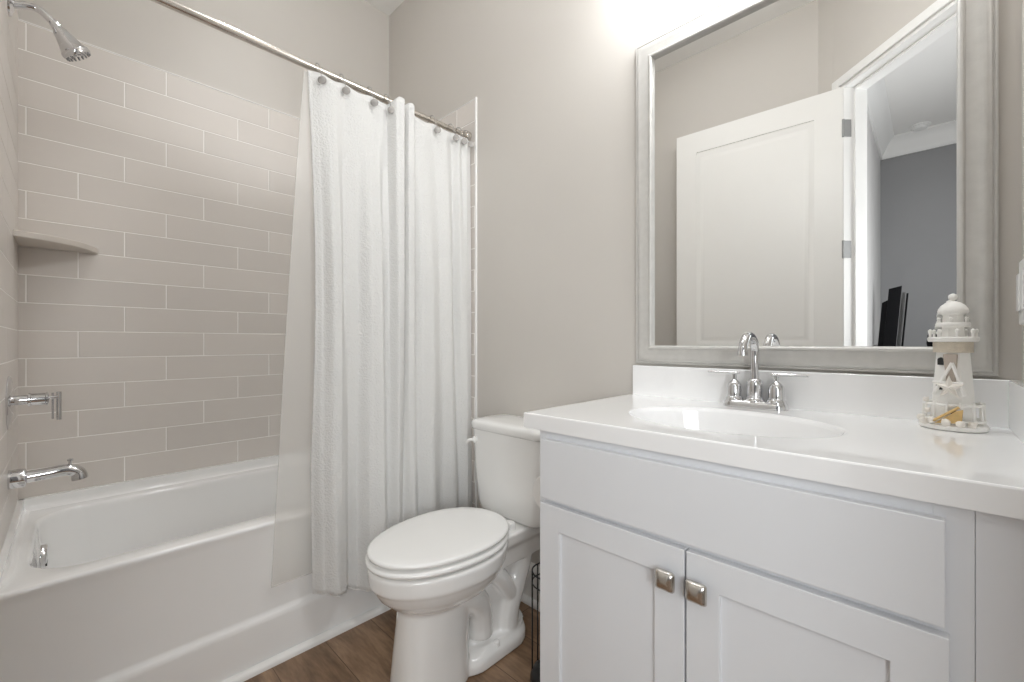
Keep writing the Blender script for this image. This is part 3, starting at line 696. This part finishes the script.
# ---------------------------------------------------------------- lighthouse
LX, LY, LZ = 2.441, -.098, CZ1
t = thing('lighthouse_ornament', (LX, LY, LZ), 'whitewashed decorative lighthouse with starfish and shells on the countertop', 'ornament')
oct_ = lambda r, z, n=8: [Vector((LX+r*math.cos(2*math.pi*(i+.5)/n), LY+r*math.sin(2*math.pi*(i+.5)/n), LZ+z)) for i in range(n)]
lathe_ = lambda pr, n=28, c=(LX, LY, LZ): lathe(NB(), pr, c, (0, 0, 1), n)
obj('round_base', lathe_([(.001, .001), (.050, .001), (.052, .004), (.052, .010), (.048, .013), (.001, .013)], 36), M['lhwhite'], t, smooth=35)
obj('tower', loft(NB(), [oct_(.0375, .012), oct_(.035, .04), oct_(.026, .165), oct_(.025, .172)]), M['lhwhite'], t, bevel=.0012)
obj('balcony_deck', lathe_([(.001, .181), (.037, .181), (.0385, .184), (.0385, .189), (.037, .191), (.001, .191)], 32), M['lhwhite'], t, smooth=35)
bm = NB()
for z in np.arange(.1605, .181, .0036): torus(bm, (LX, LY, LZ+z), .0285, .0021, (0, 0, 1), 30, 6)
obj('rope_wrap', bm, M['rope'], t, smooth=60)
ro = obj('lantern_room', loft(NB(), [oct_(.0185, .191), oct_(.0165, .235), oct_(.0165, .243)]), M['lhwhite'], t, bevel=.001)
obj('lantern_gallery', lathe_([(.001, .2115), (.0255, .2115), (.0262, .214), (.0262, .219), (.025, .221), (.001, .221)], 28), M['lhwhite'], t, smooth=35)
obj('dome_roof', lathe_([(.014, .236), (.0225, .240), (.0235, .2435), (.0225, .249), (.0185, .256), (.012, .262), (.006, .265), (.001, .266)], 28), M['lhwhite'], t, smooth=50)
obj('finial', lathe_([(.003, .263), (.0035, .267), (.0065, .270), (.0075, .2745), (.006, .279), (.001, .2815)], 16), M['lhwhite'], t, smooth=60)
bm = NB()
for k in range(8):
    a = 2*math.pi*(k+.2)/8; x, y = LX+.0345*math.cos(a), LY+.0345*math.sin(a)
    lathe(bm, [(.0022, .190), (.0022, .199), (.0034, .201), (.0034, .205), (.001, .2075)], (x, y, LZ), (0, 0, 1), 8)
for k in range(6):
    a = 2*math.pi*(k+.35)/6; x, y = LX+.0235*math.cos(a), LY+.0235*math.sin(a)
    lathe(bm, [(.0016, .220), (.0016, .227), (.0026, .229), (.001, .232)], (x, y, LZ), (0, 0, 1), 8)
obj('railing_posts', bm, M['lhwhite'], t, smooth=40)['kind'] = 'stuff'
# fence slats and driftwood round the foot
bm = NB()
torus(bm, (LX, LY, LZ+.052), .043, .0028, (0, 0, 1), 30, 6); torus(bm, (LX, LY, LZ+.020), .046, .0025, (0, 0, 1), 30, 6)
for k in range(14):
    a = 2*math.pi*k/14; x, y = .044*math.cos(a), .044*math.sin(a)
    tube(bm, [(LX+x*1.04, LY+y*1.04, LZ+.012), (LX+x, LY+y, LZ+.058)], .0024, 6)
obj('picket_fence', bm, M['lhwhite'], t, smooth=40)
# direction toward the viewer side of the ornament
vd = Vector((-.25, -.97, 0)).normalized(); vs_ = Vector((.97, -.25, 0)).normalized(); LB = Vector((LX, LY, LZ))
def onface(s, z, d): return LB + vs_*s + vd*d + Vector((0, 0, z))
for s, z, d in ((-.012, .140, .0275), (-.013, .089, .0325), (.010, .033, .037)):
    bm = NB(); loft(bm, [[onface(s+dx, z+dz, d+e) for dx, dz in ((-.0045, -.007), (.0045, -.007), (.0045, .004), (.003, .007), (0, .0085), (-.003, .007), (-.0045, .004))] for e in (-.006, .0015)])
    obj('window_opening', bm, M['black'], t)
bm = NB()
def star(c, r, rot=0):
    pts = []
    for k in range(10):
        a = 2*math.pi*k/10 + rot; rr = r if k % 2 == 0 else r*.38
        pts.append((rr*math.sin(a), rr*math.cos(a)))
    f = [c + vs_*x + Vector((0, 0, z)) for x, z in pts]; b = [p + vd*.003 for p in f]; ce = c + vd*.0085
    a_ = [bm.verts.new(p) for p in f]; b_ = [bm.verts.new(p) for p in b]; cv = bm.verts.new(ce)
    bm.faces.new(a_)
    for i in range(10):
        j = (i+1) % 10; bm.faces.new((a_[i], a_[j], b_[j], b_[i])); bm.faces.new((b_[i], b_[j], cv))
star(onface(.004, .088, .040), .024)
obj('starfish', bm, M['shell'], t)
bm = NB()
tube(bm, [onface(-.020, .072, .038), onface(.006, .138, .031)], .003, 8); tube(bm, [onface(.006, .138, .031), onface(.026, .072, .038)], .003, 8)
tube(bm, [onface(-.022, .097, .036), onface(.024, .097, .036)], .0028, 8)
obj('ladder_frame', bm, M['lhwhite'], t, smooth=40)
bm = NB(); loft(bm, [[onface(x, z, d) for x, z in ((-.008, .155), (.013, .155), (.010, .095), (-.002, .095))] for d in (.0225, .0315)])
obj('taupe_panel', bm, M['taupe'], t, bevel=.001)
bm = NB()
for s, z, d, r in ((-.034, .016, .040, .009), (-.020, .020, .049, .008), (.002, .018, .050, .009), (.022, .017, .049, .008), (.036, .016, .035, .008), (-.042, .020, .026, .009), (-.030, .038, .036, .006), (-.034, .060, .030, .006)):
    c = onface(s, z, d); ax = Vector((random.uniform(-1, 1), random.uniform(-1, 1), .6))
    lathe(bm, [(.001, -r), (r*.55, -r*.7), (r*.95, -r*.1), (r*.8, r*.3), (r*.45, r*.6), (r*.3, r*.75), (.001, r*1.1)], c, ax, 12)
obj('seashells', bm, M['shell'], t, smooth=60)['kind'] = 'stuff'
bm = NB()
loft(bm, [[onface(x, z, d) for x, z in ((-.016, .014), (.024, .018), (.026, .046), (.016, .042))] for d in (.047, .051)])
tube(bm, [onface(-.018, .018, .053), onface(.020, .050, .048)], .0028, 8)
obj('amber_fan_shell', bm, M['amber'], t, bevel=.001)

# ---------------------------------------------------------------- paper roll, wire stand
t = thing('toilet_paper_holder', (VX0, -.38, .675), 'white paper roll on chrome holder at the vanity side by toilet', 'toilet paper holder')
bm = NB(); rx = VX0-.076; prf = [(.020, -.05), (.053, -.05), (.055, -.048), (.055, .048), (.053, .05), (.020, .05)]
lathe(bm, prf, (rx, -.380, .675), (0, 1, 0), 40, cap=False); lathe(bm, [(.020, -.05), (.020, .05)], (rx, -.38, .675), (0, 1, 0), 40, cap=False)
obj('paper_roll', bm, M['paper'], t, smooth=40)
bm = NB(); lathe(bm, [(.001, 0), (.020, 0), (.020, .006), (.008, .009), (.001, .009)], (VX0+.001, -.300, .675), (-1, 0, 0), 24)
tube(bm, spline([(VX0-.004, -.300, .675), (rx+.012, -.300, .675), (rx, -.308, .675), (rx, -.34, .675), (rx, -.440, .675)], 5), .006, 12)
obj('holder_arm', bm, M['chrome'], t, smooth=50)
SXX, SYY, SR = 1.513, -.283, .060
t = thing('paper_stand', (SXX, SYY, 0), 'black wire spare roll stand on floor between toilet and vanity', 'toilet paper stand')
bm = NB(); lathe(bm, [(.001, 0), (.062, 0), (.066, .006), (.066, .020), (.060, .036), (.045, .048), (.025, .054), (.001, .055)], (SXX, SYY, 0), (0, 0, 1), 32)
obj('weighted_base', bm, M['black'], t, smooth=50)
bm = NB(); torus(bm, (SXX, SYY, .362), SR, .0026, (0, 0, 1), 40, 8); torus(bm, (SXX, SYY, .325), SR, .002, (0, 0, 1), 40, 8)
obj('top_ring', bm, M['black'], t, smooth=60)
for a in (175, 215, 300, 35, 90):
    x, y = SXX+SR*math.cos(R(a)), SYY+SR*math.sin(R(a))
    obj('upright_wire', tube(NB(), [(x, y, .02), (x, y, .362)], .0026, 8), M['black'], t, smooth=60)

# ---------------------------------------------------------------- lights (fixtures)
t = thing('vanity_light', (2.09, -.01, 2.45), 'three globe nickel vanity light on the wall above the mirror', 'light fixture')
obj('back_plate', box(NB(), (1.79, -.022, 2.425), (2.39, -.001, 2.505)), M['nickel'], t, bevel=.006, seg=3)
for vx in VANX:
    bm = NB(); tube(bm, spline([(vx, -.02, 2.475), (vx, -.08, 2.50), (vx, -.13, 2.525)], 5), .008, 12)
    lathe(bm, [(.001, .035), (.022, .03), (.026, .0), (.001, 0)], (vx, -.13, 2.495), (0, 0, 1), 24)
    a = obj('lamp_arm', bm, M['nickel'], t, smooth=40)
    obj('glass_globe', lathe(NB(), [(.060*math.sin(R(q)), -.060*math.cos(R(q))) for q in np.linspace(0, 180, 19)], (vx, -.13, 2.435), (0, 0, 1), 28), M['glow'], a, smooth=60)
t = thing('fill_ceiling_light', (1.30, -.80, ZC), 'added flush round fill light in the middle of the bathroom', 'light fixture')  # unseen dome added to even out the room light
obj('trim_ring', lathe(NB(), [(.14, 0), (.165, 0), (.165, -.012), (.15, -.02), (.14, -.02)], (1.30, -.80, ZC), (0, 0, 1), 40, cap=False), M['trim'], t, smooth=35)
obj('diffuser', lathe(NB(), [(.145*math.sin(R(q)), -.02-.075*math.cos(R(q))) for q in np.linspace(0, 90, 12)], (1.30, -.80, ZC), (0, 0, 1), 40, cap=True), M['glow2'], t, smooth=60)
t = thing('smoke_detector', (2.335, -4.16, ZC), 'round white smoke detector on hall ceiling, seen in the mirror', 'smoke detector')
obj('detector_base', lathe(NB(), [(.001, 0), (.075, 0), (.075, -.010), (.068, -.014), (.001, -.014)], (2.335, -4.16, ZC), (0, 0, 1), 36), M['trim'], t, smooth=35)
obj('detector_cover', lathe(NB(), [(.060, -.013), (.060, -.022), (.050, -.034), (.03, -.038), (.001, -.038)], (2.335, -4.16, ZC), (0, 0, 1), 36), M['trim'], t, smooth=35)

t = thing('hall_fill_fixture', (2.95, -2.6, ZC), 'added round flush fill light in the hall outside the door', 'light fixture')  # unseen fixture put round the added hall fill
obj('trim_ring', lathe(NB(), [(.155, 0), (.185, 0), (.185, -.02), (.17, -.035), (.155, -.035)], (2.95, -2.6, ZC), (0, 0, 1), 40, cap=False), M['trim'], t, smooth=35)
obj('diffuser', lathe(NB(), [(.001, -.03), (.155, -.03)], (2.95, -2.6, ZC), (0, 0, 1), 40, cap=False), M['glow2'], t, smooth=35)
# unseen window added in the hall's right wall to frame the fill light
bm = NB(); YA, YB, ZA, ZB = -2.8, -1.6, .97, 1.93
for a, b in (((3.375, YA-.07, ZA-.07), (3.3995, YA, ZB+.07)), ((3.375, YB, ZA-.07), (3.3995, YB+.07, ZB+.07)), ((3.375, YA, ZB), (3.3995, YB, ZB+.07)), ((3.36, YA-.09, ZA-.09), (3.3995, YB+.09, ZA-.02)), ((3.375, YA, ZA-.02), (3.3995, YB, ZA)), ((3.38, YA, 1.44), (3.3995, YB, 1.46))): box(bm, a, b)
struct('added_window_1', bm, M['trim'], bevel=.002)
t = thing('tub_fill_light', (.40, -.80, ZC), 'added small round fill light in the ceiling above the bathtub', 'light fixture')  # unseen fixture added to house the tub fill
obj('trim_ring', lathe(NB(), [(.068, .0), (.092, 0), (.092, -.004), (.084, -.008), (.068, -.006)], (.40, -.80, ZC), (0, 0, 1), 40, cap=False), M['trim'], t, smooth=35)
obj('lens', lathe(NB(), [(.001, -.002), (.069, -.002)], (.40, -.80, ZC), (0, 0, 1), 40, cap=False), M['glow2'], t, smooth=35)
# ---------------------------------------------------------------- things in the hall (seen in the mirror)
t = thing('dresser', (2.36, -3.55, 0), 'dark wooden dresser against the left hall wall behind the doorway', 'dresser')
obj('dresser_body', box(NB(), (2.045, -3.95, .06), (2.50, -3.15, .86)), M['dresser'], t, bevel=.004)
obj('dresser_top', box(NB(), (2.043, -3.97, .8605), (2.52, -3.13, .885)), M['dresser'], t, bevel=.004)
obj('plinth', box(NB(), (2.06, -3.93, 0), (2.47, -3.17, .0595)), M['dresser'], t)
for z in (.09, .345, .60):
    d = obj('drawer', box(NB(), (2.5005, -3.93, z), (2.517, -3.17, z+.24)), M['dresser'], t, bevel=.003)
    for y in (-3.75, -3.35): obj('drawer_knob', lathe(NB(), [(.006, 0), (.006, .012), (.015, .016), (.014, .024), (.001, .027)], (2.517, y, z+.13), (1, 0, 0), 16), M['nickel'], d, smooth=40)
bz = .885; by = -3.5
t = thing('black_monitor', (2.16, by, bz), 'slim black upright screen leaning by the hall wall, reflected in mirror', 'monitor')
lean = .075
def plate(x0, x1, y0, y1, z0, z1, m, nm, cut=0, bev=.003):
    bm = NB(); o_ = []
    f = lambda x, z: x - .05 + lean*(z-bz)
    loft(bm, [[Vector((f(x0, z0), y, z0)), Vector((f(x1, z0), y2, z0)), Vector((f(x1, z1), y2, z1)), Vector((f(x0, z1-cut), y, z1-cut))] for y, y2 in ((y0, y0+.03), (y1, y1+.03))])
    return obj(nm, bm, m, t, bevel=bev)
plate(2.150, 2.232, by, by+.03, bz+.012, bz+.700, M['blackp'], 'front_panel', .018)
plate(2.112, 2.170, by-.04, by-.005, bz+.012, bz+.600, M['blackp'], 'side_panel', .03)
plate(2.233, 2.262, by-.045, by-.022, bz+.012, bz+.650, M['greyp'], 'grey_spine', 0)
plate(2.262, 2.276, by-.05, by-.02, bz+.012, bz+.640, M['blackp'], 'rear_panel', 0)
obj('stand_foot', box(NB(), (2.06, by-.09, bz+.0005), (2.25, by+.07, bz+.0115)), M['blackp'], t, bevel=.003)
o = obj('power_cord', torus(NB(), (2.075, -3.40, 1.060), .030, .0025, (.15, 1, 0), 36, 8), M['blackp'], smooth=60)
tag(o, 'thin black cord looped beside the black screen, reflected in mirror', 'cord')

# camera on a tripod, whose reflection shows behind the lighthouse
fwv = Vector((-math.sin(.7715), math.cos(.7715), 0)); rtv = Vector((math.cos(.7715), math.sin(.7715), 0)); CC = Vector((CAMX, CAMY, CAMZ))
t = thing('tripod_camera', (CC.x-fwv.x*.06, CC.y-fwv.y*.06, 0), 'black camera on tripod reflected behind the lighthouse roof', 'camera')
TC = Matrix(((rtv.x, fwv.x, 0, CC.x), (rtv.y, fwv.y, 0, CC.y), (0, 0, 1, CC.z), (0, 0, 0, 1)))
bm = NB(); box(bm, (-.065, -.10, -.045), (.065, -.045, .040), TC); box(bm, (-.02, -.095, .040), (.02, -.05, .058), TC)
cb = obj('camera_body', bm, M['blackp'], t, bevel=.006)
obj('camera_lens', lathe(NB(), [(.030, -.046), (.033, -.044), (.034, -.012), (.031, -.010), (.022, -.014), (.001, -.020)], CC, fwv, 32), M['blackp'], t, smooth=40)
bm = NB(); b0 = CC - fwv*.072; tube(bm, [b0+Vector((0, 0, -.046)), b0+Vector((0, 0, -.42))], .012, 14)
lathe(bm, [(.001, -.09), (.024, -.09), (.024, -.055), (.030, -.050), (.030, -.046), (.001, -.046)], b0, (0, 0, 1), 20)
obj('tripod_column', bm, M['blackp'], t, smooth=40)
for a in (200, 320, 80):
    e = Vector((math.cos(R(a)), math.sin(R(a)), 0))*.17
    obj('tripod_leg', tube(NB(), [b0+Vector((0, 0, -.36)), Vector((b0.x, b0.y, 0))+e+Vector((0, 0, .006))], .009, 10), M['blackp'], t, smooth=40)
